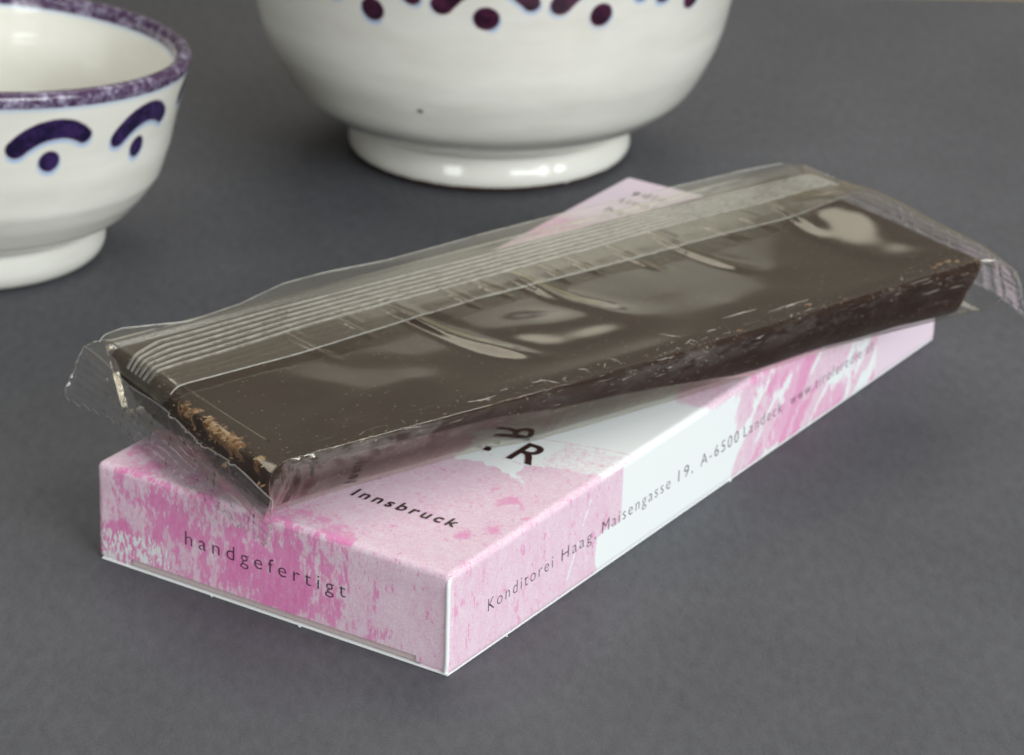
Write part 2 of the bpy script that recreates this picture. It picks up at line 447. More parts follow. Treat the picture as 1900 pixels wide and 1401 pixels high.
body_part('side_panel', gy, gz, 0.0, 0)
body_part('side_panel', spaced(0, L, .8), gz, -Wd, 0)
body_part('end_panel', spaced(-Wd, 0, .8), gz, L, 1)

def boxpart(name, x0, x1, y0, y1, z0, z1, mat, parent, bev=.12, off=CO, extra=None):
    bm = bmesh.new()
    def bx(a, b, c, d, e, f):
        r = bmesh.ops.create_cube(bm, size=1)
        for v in r['verts']:
            v.co = Vector(((a + b) / 2 + v.co.x * (b - a), (c + d) / 2 + v.co.y * (d - c), (e + f) / 2 + v.co.z * (f - e)))
    bx(x0, x1, y0, y1, z0, z1)
    for e in (extra or []): bx(*e)
    if bev: bmesh.ops.bevel(bm, geom=bm.edges[:], offset=bev, segments=2, affect='EDGES')
    for v in bm.verts: v.co = (v.co - Vector(off)) * MM
    me = bpy.data.meshes.new(name); bm.to_mesh(me); bm.free()
    for p in me.polygons: p.use_smooth = False
    return link(name, me, mat, parent)
nubs = [(-20.6, -20.2, -.3, 0, .02, .24), (-33.2, -32.9, -.26, 0, .02, .22), (-.1, .16, 62.3, 62.9, .03, .2), (-.1, .14, 11.6, 11.9, .03, .18)]
boxpart('bottom_panel', -Wd + .5, -.10, -.03, L - .4, .02, .26, M_board, carton, .08, extra=nubs)
boxpart('inner_flap', -Wd + 1.2, -1.2, .28, .6, .45, H - 1.2, M_inner, carton, 0)

# cut edge of the long side panel, the thin white line at the near corner
def edge_strip():
    zs = np.concatenate([np.linspace(.35, 1.6, 8), np.linspace(2, H - 1.7, 20), np.linspace(H - 1.5, H - .22, 8)])
    ring = 10; vs = []
    for z in zs:
        lo = .35 * smooth(1.6, .3, z); hi = smooth(H - 1.3, H - .2, z)
        cx, cy = -.33 - .35 * lo - .1 * hi, .10 + .45 * hi + .1 * lo
        for k in range(ring):
            a = 2 * math.pi * k / ring
            vs.append((cx + .27 * math.cos(a), cy + .27 * math.sin(a) - .06 * math.sin(z * 1.4) * .2, z))
    F = [tuple(f) for f in gridfaces(len(zs), ring, True)]
    F += [tuple(range(ring))[::-1], tuple(range((len(zs) - 1) * ring, len(zs) * ring))]
    return link('cut_edge', mesh((np.array(vs) - CO) * MM, F), M_board, carton)
edge_strip()

# ---- lettering (printed: thin ink shapes lying on the board)
def lettering(text, start, end, base, size, plane, mat, name='lettering', thin=0.0, spacing=1.25, bold=0.0):
    c = bpy.data.curves.new('txt', 'FONT')
    c.body = text; c.size = size; c.space_character = spacing; c.offset = bold - thin
    c.extrude = .006; c.resolution_u = 6
    o = bpy.data.objects.new('txt', c); COL.objects.link(o)
    dg = bpy.context.evaluated_depsgraph_get(); dg.update()
    me = bpy.data.meshes.new_from_object(o.evaluated_get(dg))
    bpy.data.objects.remove(o); bpy.data.curves.remove(c)
    P = np.empty(len(me.vertices) * 3); me.vertices.foreach_get('co', P); P = P.reshape(-1, 3)
    x0, x1 = P[:, 0].min(), P[:, 0].max()
    t = (P[:, 0] - x0) / (x1 - x0) * (end - start) + start
    e = .012
    if plane == 'front':
        Q = np.stack([t, np.full_like(t, -e) - .10 * np.sin((t + Wd) / Wd * math.pi) * smooth(H - 1, 2, base + P[:, 1]) - P[:, 2], base + P[:, 1]], 1); Q[:, 1] += .12*smooth(H - 1.5, H - 4, base + P[:, 1])
    elif plane == 'top': Q = np.stack([t, base + P[:, 1], H + .075 + P[:, 2]], 1)
    else: Q = np.stack([e + P[:, 2], t, base + P[:, 1]], 1)
    me.vertices.foreach_set('co', ((Q - CO) * MM).ravel()); me.update()
    o = link(name, me, mat, carton)
    return o
lettering('handgefertigt', -37.0, -14.2, 5.55, 2.60, 'front', M_ink_line, thin=.022, spacing=1.45)
lettering('Innsbruck', -20.8, -6.5, 10.15, 2.75, 'top', M_ink_dark, bold=.035, spacing=1.35)
lettering('R', -11.9, -8.3, 29.2, 7.3, 'top', M_ink_dark, bold=.08)
lettering('E', -17.9, -14.5, 29.5, 7.3, 'top', M_ink_dark, bold=.08)
lettering('edle', -45.5, -40.5, 112.6, 2.6, 'top', M_ink_dark, spacing=1.3)
lettering('tiroler', -45.7, -37.0, 109.0, 2.6, 'top', M_ink_dark, spacing=1.3)
lettering('haag', -45.3, -39.0, 104.8, 2.6, 'top', M_ink_dark, spacing=1.3)
for wd, a, b in (('Konditorei', 7.7, 21.2), ('Haag,', 23.1, 30.6), ('Maisengasse', 32.0, 47.6), ('19,', 49.5, 53.0), ('A-6500', 54.9, 64.2),
                 ('Landeck', 65.5, 75.3), ('www.tiroleredle.at', 77.5, 100.0)):
    lettering(wd, a, b, 4.95, 2.30, 'side', M_ink_line, thin=.035, spacing=1.3)

# ------------------------------------------------------------------ wrapped bar
BO = np.array([-23.0, -3.3, 0.0]); BU = np.array([.33297, .94294, 0]); BV = np.array([-.94294, .33297, 0])
bar = empty('wrapped_chocolate_bar', tuple((BO + BU * 56 + BV * 19.5 + [0, 0, 12.6]) * MM),
            'dark chocolate bar in clear crimped plastic film lying aslant on the pink carton', 'chocolate bar')
BC = BO + BU * 56 + BV * 19.5 + np.array([0, 0, 12.6])
bar.rotation_euler = (0, 0, math.atan2(BU[1], BU[0]))
# part meshes are written in the bar's own frame: x along the bar, y across it, z up
def loc(s, v, z): return np.stack([np.asarray(s) - 56, np.asarray(v) - 19.5, np.asarray(z) - 12.6], -1) * MM
ZT, ZB, LB, WB = 20.35, 12.86, 112.0, 39.0
def left_skew(v): return .085 * np.clip(v, 0, WB)
def front_bow(s): return -1.2 * np.sin(np.clip(s / LB, 0, 1) * math.pi) ** 1.5

DRAFT = lambda s: np.interp(s, [0, 15, 33, 40, 61, 75, 85, 98, 110], [3.8, 4.3, 3.8, 2.25, 2.0, 2.3, 3.0, 2.7, 1.7]) - front_bow(s)
def chocolate():
    def face(A, B, f):
        a, b = np.meshgrid(A, B, indexing='ij'); return f(a, b).reshape(-1, 3), gridfaces(len(A), len(B))
    # unit cube coordinates -> rounded, drafted bar
    As, Av, Az = np.linspace(0, 1, 226), np.linspace(0, 1, 84), np.linspace(0, 1, 18)
    V, F, off = [], [], 0
    for axis, val in ((2, 1), (2, 0), (1, 0), (1, 1), (0, 0), (0, 1)):
        A, B = [(As, Av), (As, Az), (Av, Az)][{2: 0, 1: 1, 0: 2}[axis]]
        def f(a, b):
            P = np.empty(a.shape + (3,)); o = [k for k in range(3) if k != axis]
            P[..., o[0]] = a; P[..., o[1]] = b; P[..., axis] = val; return P
        p, fc = face(A, B, f)
        flip = (axis == 2 and val == 0) or (axis == 1 and val == 1) or (axis == 0 and val == 0)
        F.append((fc[:, ::-1] if flip else fc) + off); V.append(p); off += len(p)
    P = np.concatenate(V); F = np.concatenate(F)
    X = P * np.array([LB, WB, ZT - ZB]); r = .9
    Q = np.clip(X, r, np.array([LB, WB, ZT - ZB]) - r); D = X - Q; n = np.linalg.norm(D, axis=1, keepdims=True)
    X = Q + r * D / np.maximum(n, 1e-9)
    s, v, z = X.T.copy()
    k = 1 - z / (ZT - ZB)                          # draft: the moulded underside is smaller
    s = s + k * 2.6 * (1 - 2 * s / LB) + 0; v = v + k * (DRAFT(s) * np.clip(1 - v / (.6 * WB), 0, 1) - 3.0 * np.clip(v / (.4 * WB) - 1.5, 0, 1))
    s = s + left_skew(v) * (1 - s / LB); v = v + front_bow(s) * (1 - v / WB)
    z = z + ZB
    # hand-made unevenness
    top = smooth(ZT - 1.2, ZT, z)
    z = z + top * .25 * (fbm(s * .08, v * .1) - .5)
    fr = smooth(3.0, 0, v - k * DRAFT(s))
    v = v + fr * .5 * (fbm(s * .25, z * .5, 3.0) - .5)
    le = smooth(3.4, .2, s - left_skew(v) - k * 2.6)
    rag = fbm(v * .55, z * .6, s * .6, 3)
    s = s + le * 1.5 * (rag - .45); z = z + le * top * .9 * (rag - .66)
    cp = smooth(.36, .50, fbm(v * .30, 2.2, s * .1, 2))
    crumb = cp * le * (.20 + .70 * smooth(25, 15, v) * smooth(-2, 4, v)) * (.12 + .88 * smooth(ZT - 3.4, ZT - 1.0, z))
    re = smooth(LB - 5, LB - .5, s) * smooth(6, 0, v)
    crumb = np.maximum(crumb, .42 * re)
    edge = smooth(5.5, 0.5, v - k * DRAFT(s)) * (.35 + .65 * smooth(ZB + 1, ZT - 1, z)) * (.5 + .5 * smooth(10, 30, s))
    me = mesh(loc(s, v, z), F)
    bm = bmesh.new(); bm.from_mesh(me)
    fattr(me, 'edge', edge); fattr(me, 'crumb', crumb); fattr(me, 'side', fr * (1 - top))
    bm.free()
    return link('chocolate', me, M_choc, bar)
chocolate()

# loose crumbs and bloom flakes caught on the edges
def crumbs():
    vs, fs = [], []
    def bit(c, r, flat=.5):
        b = len(vs); d = rng.normal(size=(6, 3)); base = np.array([(1, 0, 0), (-1, 0, 0), (0, 1, 0), (0, -1, 0), (0, 0, 1), (0, 0, -1)], float)
        for q in base * (1 + .35 * d[:, :1]) + .25 * d: vs.append(tuple(np.array(c) + q * r * np.array([1.3, 1, flat])))
        for f in ((0, 2, 4), (2, 1, 4), (1, 3, 4), (3, 0, 4), (2, 0, 5), (1, 2, 5), (3, 1, 5), (0, 3, 5)): fs.append(tuple(b + i for i in f))
    for _ in range(60):
        v = np.clip(rng.normal(13, 6), 0, 26); s = left_skew(v) + abs(rng.normal(0, .9)) - .1
        bit((s, v, ZT + .05 - .5 * rng.random()), .08 + .26 * rng.random() ** 2.2, .5)
    for _ in range(30):
        v = rng.uniform(1, 26); bit((left_skew(v) + .3 + .5 * rng.random(), v, ZT - 1 - 3 * rng.random()), .1 + .3 * rng.random() ** 2, .8)
    for _ in range(60):
        s = rng.uniform(3, 111); bit((s, front_bow(s) + abs(rng.normal(0, 1.6)) + .2, ZT + .1), .05 + .12 * rng.random() ** 2, .4)
    for s, v, r in ((60.7, 2.6, .45), (59.8, 2.4, .3), (70, .9, .4), (106, 2.0, .9), (107.4, 2.1, .8), (104.5, 1.6, .6), (108.5, 1.4, .5), (12, .2, .4), (13.4, 0, .35), (82.5, 2.0, .45)):
        bit((s, v + front_bow(s) + .6, ZT + .05), r * .8, .35)
    o = link('chocolate_crumbs', mesh(loc(*np.array(vs).T), fs, False), M_crumb, bar); o['kind'] = 'stuff'
crumbs()

# ---- clear film: one tube round the bar, flattened into a crimped seal at either end
LSTART = lambda v: -1.3 + .095 * np.clip(v, -4, 43)      # fold line of the left seal
RSTART = lambda v: 116.2 - .03 * np.clip(-v, 0, 10) * 8
PUCK = [(37.9, 7.5, 1.15, .62, .05, 3.2), (57.2, 12.0, 1.5, .58, -.10, 5.5), (73.0, 20.5, .8, .38, .1, 1.0), (80.3, 14.0, 1.0, .50, .12, 1.6), (100.6, 18.5, 1.0, .36, -.1, 1.2),
        (22.8, 21.0, .7, .28, 0.1, 0), (47.2, 24.0, .5, .28, .1, 0), (52.0, 24.0, .6, .30, .1, 0), (66.3, 23.5, .7, .32, .1, .5), (61.5, 24.5, .5, .26, .1, 0), (30.5, 24.5, .5, .25, .1, 0), (94.5, 24, .6, .28, .1, 0), (88.5, 22.5, .8, .26, .1, 1.2)]
def top_waves(s, v):
    h = (2.1 * (fbm(s * .055 + 17, v * .075, 1.0, 1) - .5) + .55 * (fbm(s * .13 + v * .05 + 8, v * .12 - s * .04, 6.0, 1) - .5)) * smooth(1, 10, v) * smooth(-2, 12, s) * (1 - .7 * smooth(24, 30, v))
    h = np.log1p(np.exp(np.clip(5 * h, -30, 30))) / 5 - .10           # the film never dips into the chocolate
    for s0, vend, w, a, sl, bend in PUCK:
        dv = np.clip(30 - v, 0, 40); c = s0 + sl * dv + bend * (dv / 20) ** 2.5 + .35 * np.sin(v * .3 + s0)
        w = w * (.55 + .85 * dv / 20); a = a * (1 - .35 * dv / 24)
        g = np.exp(-((s - c) / w) ** 2) - .25 * np.exp(-((s - c - 2.2 * w) / (1.5 * w)) ** 2)
        h = h + a * g * smooth(vend - 2.5, vend + 5, v) * smooth(34, 27, v)
    return h + 1.7 * smooth(96, 107, s) * smooth(1, 20, v) * smooth(34, 21, v)
def ring_at(s, n=(92, 26, 30, 24)):
    """closed section round the bar at s: (v, z) and outward directions"""
    fb = float(front_bow(np.array(s)))
    foot = np.interp(s, [0, 15, 33, 40, 61, 75, 85, 98, 112], [3.4, 3.9, 3.5, 1.9, 1.7, 2.0, 2.7, 2.4, 1.4])
    zb = 12.68
    key = [((40.3, ZT + .26), (fb + .12, ZT + .34), n[0]), ((fb - .45, ZT - .35), (foot, zb + .15), n[1]), ((foot + .6, zb), (36.2, zb), n[2]), ((36.8, zb + .2), (40.5, ZT - .1), n[3])]
    P = [np.linspace(a, b, k) for a, b, k in key]
    q0 = (1 - (1 - np.linspace(0, 1, n[0])) ** 1.35)[:, None]; P[0] = np.array(key[0][0]) * (1 - q0) + np.array(key[0][1]) * q0
    t = (np.linspace(0, 1, n[1]) ** 1.7)[:, None]                       # the front hangs in a convex curve
    p0, p1, p2 = np.array([fb + .12, ZT + .34]), np.array([fb - 1.5 + .14 * foot, ZT - 4.0]), np.array([foot, zb + .12])
    P[1] = (1 - t) ** 2 * p0 + 2 * t * (1 - t) * p1 + t ** 2 * p2
    return np.concatenate(P)
FRONT = {}
def film_tube():
    S = np.concatenate([np.linspace(-2.4, 4, 44), np.linspace(4.25, 106, 300), np.linspace(106.3, 117, 44)])
    N = 172; V = np.empty((len(S), N, 3)); n0 = 92
    th = np.arange(N)
    for i, s in enumerate(S):
        R = ring_at(np.clip(s, 0, LB)); v, z = R[:, 0].copy(), R[:, 1].copy(); ss = np.full(N, s)
        top = np.zeros(N); top[:n0] = smooth(0, 3.0, v[:n0] - v[n0 - 1]) * smooth(0, 2.0, v[0] - v[:n0])
        z = z + top * (top_waves(ss, v) + .07)
        # front wall: loose, crumpled near the left corner
        fr = np.zeros(N); fr[n0:n0 + 26] = np.sin(np.linspace(0, 1, 26) ** 1.0 * math.pi)
        cr = 1.7 * smooth(13, 5, s) + .03
        v = v - fr * (.05 + cr * 1.1 * (fbm(ss * (.35 + .25 * smooth(16, 4, s)), z * .22, 5.0, 3) - .42))
        V[i] = np.stack([ss, v, z], -1)
        # left taper
        def seal(vq, s_f, zf): return s_f, vq, zf
        fv = np.empty(N); fv[:n0] = np.linspace(43, -3.6, n0); fv[n0:n0 + 26] = np.linspace(-3.8, -4, 26); fv[n0 + 26:n0 + 56] = np.linspace(-4, 43, 30); fv[n0 + 56:] = 43.2
        up = np.where(th < n0, 1.0, -1.0)
        if s < 4:
            t = smooth(3.6, -2.4, s)
            sf = LSTART(fv); s_at = s + left_skew(fv) * 1.0 * smooth(6, 0, s)
            e = t ** 1.3
            zf = 18.9 + .3 * np.sin(fv * .35) + up * .03
            V[i, :, 0] = s_at * (1 - e) + sf * e
            V[i, :, 1] = v * (1 - t) + fv * t
            V[i, :, 2] = z * (1 - t ** 2.2) + zf * t ** 2.2 + .45 * t * (1 - t) * 4 * (fbm(fv * .12, s * .2, up * 3 + 5, 1) - .5)
        if s > 110:
            t = smooth(110.5, 117, s)
            fv = np.minimum(fv, 40.2); sf = 116.3 - .35 * np.clip(4 - fv, 0, 8)
            zf = 19.3 + .7 * smooth(8, 34, fv) + up * .03
            V[i, :, 0] = s * (1 - t) + sf * t
            V[i, :, 1] = v * (1 - t) + fv * t
            V[i, :, 2] = z * (1 - t ** 1.6) + zf * t ** 1.6 + .3 * t * (1 - t) * 4 * (fbm(fv * .2, s * .3, up * 3 + 9, 3) - .5)
    me = mesh(loc(V[..., 0].ravel(), V[..., 1].ravel(), V[..., 2].ravel()), gridfaces(len(S), N, True))
    # the front fold is a hard crease, softened only here and there
    dst = np.zeros((len(S), N)); dst[:, n0:n0 + 16] = .17 * (1 - .5 * smooth(50, 80, S))[:, None] * np.sin(np.linspace(.15, 1, 16) * math.pi)[None, :] * (.35 + .65 * smooth(.38, .62, fbm(S * .07, 1.5, 2.5, 2)))[:, None]
    fattr(me, 'dust', dst)
    FRONT['z'] = V[:, n0:n0 + 26].copy(); FRONT['s'] = S
    sh = me.attributes.new('sharp_edge', 'BOOLEAN', 'EDGE')
    E = np.empty(len(me.edges) * 2, int); me.edges.foreach_get('vertices', E); E = E.reshape(-1, 2)
    j = E % N; i = E // N
    soft = (fbm(S * .16, 4.4, 1.0, 2) > .60) | (S < 9) 
    val = (j[:, 0] == j[:, 1]) & ((j[:, 0] == n0 - 1) | (j[:, 0] == n0)) & ~soft[i[:, 0]]
    sh.data.foreach_set('value', val)
    return link('film_wrapper', me, M_film, bar)
wrapper = film_tube()

def scuffs():
    # pale slivers of chocolate dust and rubbed creases on the film along the front edge
    vs, fs = [], []
    def sliver(P, w):
        P = np.asarray(P); d = np.gradient(P, axis=0); nrm = np.cross(d, [0, -.6, .8]); nrm /= np.linalg.norm(nrm, axis=1, keepdims=True) + 1e-9
        b = len(vs)
        for p, n_, k in zip(P, nrm, np.sin(np.linspace(.08, .92, len(P)) * math.pi)):
            ww = w * k * (.5 + rng.random()); vs.extend([tuple(p + n_ * ww), tuple(p - n_ * ww)])
        for k in range(len(P) - 1): fs.append((b + 2 * k, b + 2 * k + 1, b + 2 * k + 3, b + 2 * k + 2))
    Sx, Wl = FRONT['s'], FRONT['z']
    def wall(sq, tq):
        i = int(np.clip(np.searchsorted(Sx, sq), 1, len(Sx) - 1)); j = np.clip(tq, 0, .999) ** (1 / 1.7) * 25; j0 = int(j); f = j - j0
        return Wl[i, j0] * (1 - f) + Wl[i, min(j0 + 1, 25)] * f + np.array([0, -.05, .03])
    def topp(sq, vq):
        return np.array([sq, vq + float(front_bow(np.array(sq))), ZT + .40 + .07 * float(smooth(0, 3, vq)) + (float(top_waves(np.array([sq]), np.array([vq]))[0]) * float(smooth(0, 3, vq)))])
    cl = [(36, 7), (52, 6), (62, 5), (74, 7), (88, 9), (103, 6), (20, 8)]
    for _ in range(26):
        c, sp = cl[rng.integers(len(cl))]; s0 = float(np.clip(rng.normal(c, sp), 4, 110)); Ln = .4 + 3.2 * rng.random() ** 2.5; n_ = 4 + int(Ln * 2)
        t0 = .02 + .34 * rng.random() ** 1.6; j = np.cumsum(rng.normal(0, .0035, n_)); sl = rng.normal(0, .006)
        sliver([wall(s0 + Ln * k / n_, max(.005, t0 + j[k] + sl * k / n_)) for k in range(n_)], .012 + .026 * rng.random() ** 2)
    for _ in range(55):
        c, sp = cl[rng.integers(len(cl))]; s0 = float(np.clip(rng.normal(c, sp), 4, 110)); Ln = .25 + 1.8 * rng.random() ** 3; n_ = 4 + int(Ln * 2)
        v0 = .12 + abs(rng.normal(0, 1.1)); a = rng.normal(.05, .35) if rng.random() < .8 else rng.normal(1.2, .4); j = np.cumsum(rng.normal(0, .04, n_))
        sliver([topp(s0 + Ln * math.cos(a) * k / n_, max(.02, v0 + Ln * math.sin(a) * k / n_ + j[k])) for k in range(n_)], .014 + .032 * rng.random() ** 2)
    # the short hooked scratches seen on the photograph
    for pts in ([(61.2, 1.4), (62.6, 1.9), (62.9, .9)], [(61.9, 1.7), (62.0, .5)], [(46.2, .6), (46.4, 2.0), (45.6, 2.6)], [(41.4, .5), (41.0, 1.2), (40.2, 2.2), (38.6, 2.4)], [(42.4, .3), (42.3, 1.2), (43.1, 1.5)],
                [(29, 1.9), (31, 1.5), (33, 1.7)], [(34.2, 2.6), (35.2, 2.4)], [(60.5, 5.6), (61.3, 4.4), (62.2, 3.2)], [(70, 4.5), (75.5, 4.4)], [(76, 2.9), (83, 3.0)], [(50.5, 3.3), (51.2, 2.2), (51.0, .9)]):
        q = np.array(pts, float); tt = np.linspace(0, len(q) - 1, 9); q = np.stack([np.interp(tt, range(len(q)), q[:, 0]), np.interp(tt, range(len(q)), q[:, 1]) + rng.normal(0, .06, 9)], 1)
        sliver([topp(a, max(.05, b)) for a, b in q], .036)
    o = link('film_scuffs', mesh(loc(*np.array(vs).T), fs, False), M_scuff, bar); o['kind'] = 'stuff'
scuffs()

def wire(name, path, r, parent, ring=5):
    path = np.asarray(path, float); d = np.gradient(path, axis=0); d /= np.linalg.norm(d, axis=1, keepdims=True) + 1e-9
    up = np.array([.13, .31, .94]); a = np.cross(d, up); a /= np.linalg.norm(a, axis=1, keepdims=True) + 1e-9; b = np.cross(d, a)
    th = np.linspace(0, 2 * math.pi, ring, endpoint=False)
    V = path[:, None] + r * (np.cos(th)[None, :, None] * a[:, None] + np.sin(th)[None, :, None] * b[:, None])
    V = V.reshape(-1, 3)
    return link(name, mesh(loc(V[:, 0], V[:, 1], V[:, 2]), gridfaces(len(path), ring, True)), M_rib, parent)

def end_seal(side):
    """flat crimped strip with ribs along it and a saw-toothed free edge"""
    nv, nd = 150, 26
    v0 = np.linspace(-4.2, 43.4 if side < 0 else 40.3, nv); d0 = np.linspace(0, 1, nd)
    vv, d = np.meshgrid(v0, d0, indexing='ij')
    tooth = ((vv * .55) % 1.0)
    if side < 0:
        ln = 5.8 - .55 * tooth + 1.0 * smooth(30, 43, vv)
        drop = ln * d
        s = LSTART(vv) - .22 * drop - .9 * np.sin(np.clip(d, 0, 1) * math.pi * .5) * smooth(34, 43, vv)
        z = 18.9 + .3 * np.sin(vv * .35) * (1 - d) - .96 * drop
        vq = vv - .10 * drop * smooth(20, -4, vv) + .12 * drop * smooth(28, 43, vv)
    else:
        ln = 7.0 - .35 * tooth; drop = ln * d
        s = 116.3 - .35 * np.clip(4 - vv, 0, 8) + .30 * drop
        z = 19.3 + .7 * smooth(8, 34, vv) - .94 * drop; vq = vv - .08 * drop * smooth(12, -4, vv)
    rib = .10 * np.sin(d * ln * 2 * math.pi / .95) * smooth(.06, .2, d) * smooth(1, .86, d)
    wr = 1.15 * (fbm(vv * .26, d * 1.6, 2.0 + side, 3) - .5) * smooth(0, .4, d) + .35 * (np.abs(fbm(vv * .4 + 9, d * .6, 7.0 + side, 2) - .5) < .03)
    s = s + (rib + wr) * side
    me = mesh(loc(s.ravel(), vq.ravel(), z.ravel()), gridfaces(nv, nd))
    o = link('end_seal', me, M_end, bar)
    G = np.stack([s, vq, z], -1)
    wire('cut_edge', G[:, -1], .04, o)
    wire('fold_edge', G[:, 0] + [0, 0, .05], .10, o)
    wire('fold_edge', G[-1, :], .08, o); wire('fold_edge', G[0, :], .08, o)
    return o
end_seal(-1); end_seal(1)

def fin():
    S = np.linspace(-.6, 115.4, 340); nv = 56
    T = np.linspace(0, 1, nv)
    V = np.empty((len(S), nv, 3))
    for i, s in enumerate(S):
        lo = np.interp(s, [-1, 4, 20, 33, 48, 80, 100, 110, 116], [22.3, 22.6, 22.5, 23.0, 24.4, 23.6, 23.8, 25.0, 27.0])
        hi = np.interp(s, [-1, 6, 14, 22, 30, 36, 45, 60, 80, 104, 112, 116], [39.5, 40.2, 37.6, 38.5, 40.6, 40.8, 40.0, 40.6, 40.6, 40.0, 39.2, 38.5])
        v = lo + (hi - lo) * T
        z = ZT + 1.30 + .16 * top_waves(np.full(nv, s), v) - .20 * smooth(80, 104, s) + .4 * smooth(36, 22, v) * (fbm(s * .06, v * .05, 3.3, 1) - .5)
        z = z + .5 * smooth(36, 41, v) * (fbm(s * .035, v * .1, 6.0, 1)) - .12 * smooth(.16, 0, T)
        z = z - 1.6 * smooth(3, -.6, s) ** 2
        z = np.where(s > 108, z - .9 * smooth(111, 115.4, s), z)
        V[i] = np.stack([np.full(nv, s) + left_skew(v) * smooth(8, 0, s) * .6, v, z], -1)
    o = link('fin_seal', mesh(loc(V[..., 0].ravel(), V[..., 1].ravel(), V[..., 2].ravel()), gridfaces(len(S), nv)), M_fin, bar)
    wire('cut_edge', V[4:-4, 0] + [0, 0, .03], .09, o); wire('cut_edge', V[4:-12, -1] + [0, 0, .03], .07, o)
    # six pressed ribs along the fin
    for k in range(6):
        vs = []; ring = 6
        SS = np.linspace(.2, 113.5, 240)
        for s in SS:
            base = np.interp(s, [0, 6, 25, 60, 115], [27.0, 27.4, 28.6, 29.2, 30.2]) ; w = np.interp(s, [0, 8, 20, 115], [1.05, 1.5, 1.42, .92])
            v = base + k * w * .92 + .45 * (float(fbm(s * .07, k * .15, 8.0, 2)) - .5)
            z = ZT + 1.34 + .16 * float(top_waves(np.array(s), np.array(v))) - .20 * float(smooth(80, 104, s)) + .4 * float(smooth(36, 22, v)) * (float(fbm(s * .06, v * .05, 3.3, 1)) - .5)
            z += .5 * float(smooth(36, 41, v)) * float(fbm(s * .035, v * .1, 6.0, 1)) - 1.6 * float(smooth(3, -.6, s)) ** 2 - (.9 * float(smooth(111, 115.4, s)))
            for q in range(ring):
                a = math.pi * q / (ring - 1)
                vs.append((s + float(left_skew(v)) * float(smooth(8, 0, s)) * .6, v - .24 * math.cos(a), z + .12 * math.sin(a)))
        me = mesh(loc(*np.array(vs).T), gridfaces(len(SS), ring))
        link('seal_rib', me, M_rib, o)
fin()

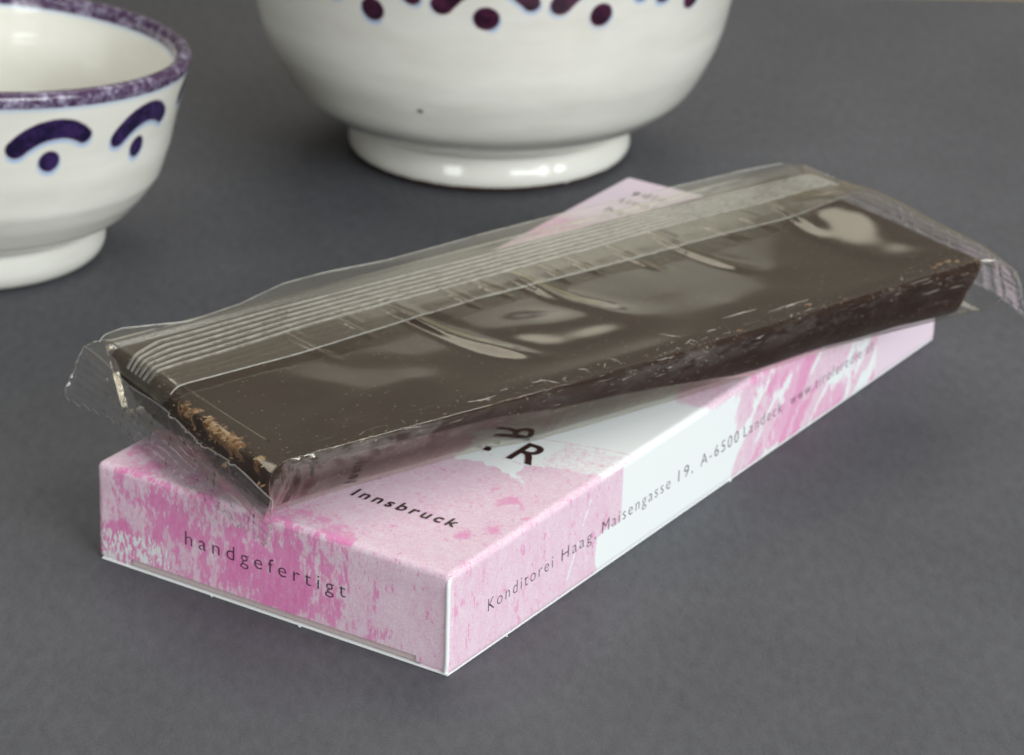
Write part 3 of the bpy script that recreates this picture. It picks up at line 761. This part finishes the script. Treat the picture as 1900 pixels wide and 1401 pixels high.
# ------------------------------------------------------------------ bowls
def bowl(name, center, outer, inner, thick_lip, mat, label, motifs, az_cam, dark=None, foot_raw=0.4, bow_z=None, speck=None, rim_z=None, skew=None):
    root = empty(name, (center[0] * MM, center[1] * MM, 0), label, 'bowl', 'painted cream bowls')
    prof = np.array(outer, float)                      # (z, r) from the foot up to the lip
    # dense, smooth profile
    def dense(p, n):
        d = np.r_[0, np.cumsum(np.hypot(*np.diff(p, axis=0).T))]; t = np.linspace(0, d[-1], n)
        q = np.stack([np.interp(t, d, p[:, 0]), np.interp(t, d, p[:, 1])], 1)
        for _ in range(6):
            q[1:-1] = .25 * q[:-2] + .5 * q[1:-1] + .25 * q[2:]
        return q
    def lathe(q, nseg, flip):
        a = np.linspace(0, 2 * math.pi, nseg, endpoint=False)
        z, r = q[:, :1], q[:, 1:]
        wob = 1 + .004 * np.sin(2 * a + .6) + .003 * np.sin(3 * a)
        V = np.stack([r * np.cos(a) * wob, r * np.sin(a) * wob, z + 0 * a], -1)
        return V, gridfaces(len(q), nseg, True, flip), a
    def make(part, q, nseg, flip, paint, inside=False):
        V, F, a = lathe(q, nseg, flip)
        zr = np.repeat(q[:, 0], nseg)
        if skew: V[..., 2] *= 1 - (skew[0] * np.cos(a - math.radians(az_cam + skew[1])) + skew[2])[None, :] * smooth(5, 9, q[:, :1])
        me = mesh(V.reshape(-1, 3) * MM, F)
        z = V[..., 2].ravel(); r = np.repeat(q[:, 1], nseg); aa = np.tile(a, len(q))
        mot = np.full(z.shape, -5.0); hal = np.full(z.shape, -5.0)
        if paint:
            for az, kind in motifs:
                rel = (aa - math.radians(az + az_cam) + math.pi) % (2 * math.pi) - math.pi
                x = rel * r
                j = random.uniform(-.12, .12)
                near = np.abs(x) < 10
                for arr, dzz in ((mot, 0.0), (hal, .42)):
                    xn, zn = x[near], z[near] + dzz
                    if kind[0] == 'arc':
                        _, hw, zend, ztop, th = kind
                        d = np.full(xn.shape, -9.0)
                        for tk in np.linspace(-1, 1, 27):          # a brush stroke laid along an arch
                            zk = ztop - (ztop - zend) * abs(tk) ** 2.2 + .3 * tk + j
                            d = np.maximum(d, th * (.95 - .10 * tk - .12 * abs(tk) ** 3) - np.hypot(xn - hw * tk, zn - zk))
                    else:
                        _, zc, rd = kind
                        d = rd - np.hypot((xn - .25 * j) * (1.05 + j), zn - zc - .5 * j)
                    arr[near] = np.maximum(arr[near], d)
        fattr(me, 'halo', hal)
        fattr(me, 'motif', mot)
        fattr(me, 'rim', (zr - rim_z) if rim_z else np.full(z.shape, -5.0))
        fattr(me, 'raw', smooth(foot_raw + .35, foot_raw - .1, z) if not inside else 0 * z)
        sp = np.full(z.shape, -5.0)
        if speck and paint:
            rel = (aa - math.radians(speck[0] + az_cam) + math.pi) % (2 * math.pi) - math.pi
            sp = .55 - np.hypot(rel * r * .9, (z - speck[1]) * 1.2)
        fattr(me, 'spot', sp)
        return link(part, me, mat, root)
    zf = 6.2
    q = dense(prof, 150)
    make('bowl_wall', q[q[:, 0] > zf - .3], 460, False, True)
    ft = dense(prof[prof[:, 0] <= 7.2], 40)
    inn = np.array([(6.0, prof[prof[:, 0] <= 7.0][:, 1].min() - 3.0), (1.0, 15.0 if prof[0, 1] < 18 else 18.5)])[::-1]
    make('foot_ring', np.vstack([[(0.9, prof[0, 1] - 3.0), (0.0, prof[0, 1] - 2.2)], ft[ft[:, 0] < 6.5]]), 240, False, False)
    # lip and inside
    zt, rt = q[-1]
    lip = [(zt + thick_lip * .55 * math.sin(t), rt - thick_lip * .5 + thick_lip * .5 * math.cos(t)) for t in np.linspace(0, math.pi, 12)]
    ins = [(z, r) for z, r in inner]
    ql = np.vstack([lip, dense(np.vstack([lip[-1:], ins]), 90)[1:]])
    make('bowl_inside', ql, 360, False, False, True)
    return root
big_out = [(0, 20.0), (.5, 21.1), (1.2, 21.8), (2.0, 21.9), (2.8, 21.7), (4, 21.25), (5.4, 20.9), (6.1, 21.2), (6.6, 22.8), (7.4, 24.9), (8.8, 27.1), (10.4, 29.3), (11.8, 30.9),
           (13.8, 32.2), (16.4, 33.5), (19, 34.7), (22, 35.6), (25, 36.2), (31, 37.4), (38, 39.2), (46, 41.8), (53, 45.0)]
big_in = [(z, r - 2.6) for z, r in big_out[::-1] if z > 11] + [(8.8, 22), (8.0, 15), (7.6, 7), (7.5, .05)]
bm_ = []
for k in range(14):
    az = -1.1 + (k - 7) * 25.7
    bm_ += [(az, ('dot', 32.9 + .12 * ((k * 5) % 3 - 1), 1.85)), (az, ('arc', 6.4, 35.3, 39.2, 1.8))]
bowl('large_bowl', (-91.41, 145.91), big_out, big_in, 2.6, M_glaze_big,
     'large cream glazed bowl with wine red arcs and dots, cut off by the top edge', bm_, -56.95, foot_raw=1.1, speck=(-17.4, 16.8))
small_out = [(0, 16.4), (.5, 17.5), (1.2, 18.2), (2.4, 18.5), (4, 18.3), (5.4, 18.1), (6.1, 18.4), (6.7, 20.0), (8.2, 22.2), (11.6, 24.8), (14.4, 26.5), (19.4, 27.9), (23.6, 28.7),
             (28.0, 29.7), (31.5, 30.5), (33.0, 30.9)]
small_in = [(z, r - 2.2) for z, r in small_out[::-1] if 10 < z < 32] + [(8.4, 18), (7.8, 12), (7.5, 6), (7.4, .05)]
sm_ = []
for k in range(13):
    az = 20.8 + (k - 6) * 27.7 + (2.2 if k == 7 else 8 if k == 8 else 0)
    low = 1.3 if k == 7 else 0
    sm_ += [(az, ('dot', 22.85 - low, 1.55)), (az + (.3 if k != 7 else 1.2), ('arc', 4.9 if k != 7 else 4.7, 25.7 - low, 27.7 - low, 1.6))]
bowl('small_bowl', (-126.35, 65.76), small_out, small_in, 2.2, M_glaze_small,
     'small cream glazed bowl with purple rim and indigo brush marks, at the left edge', sm_, -48.11, foot_raw=.0, rim_z=31.9, skew=(.088, 135, .066))
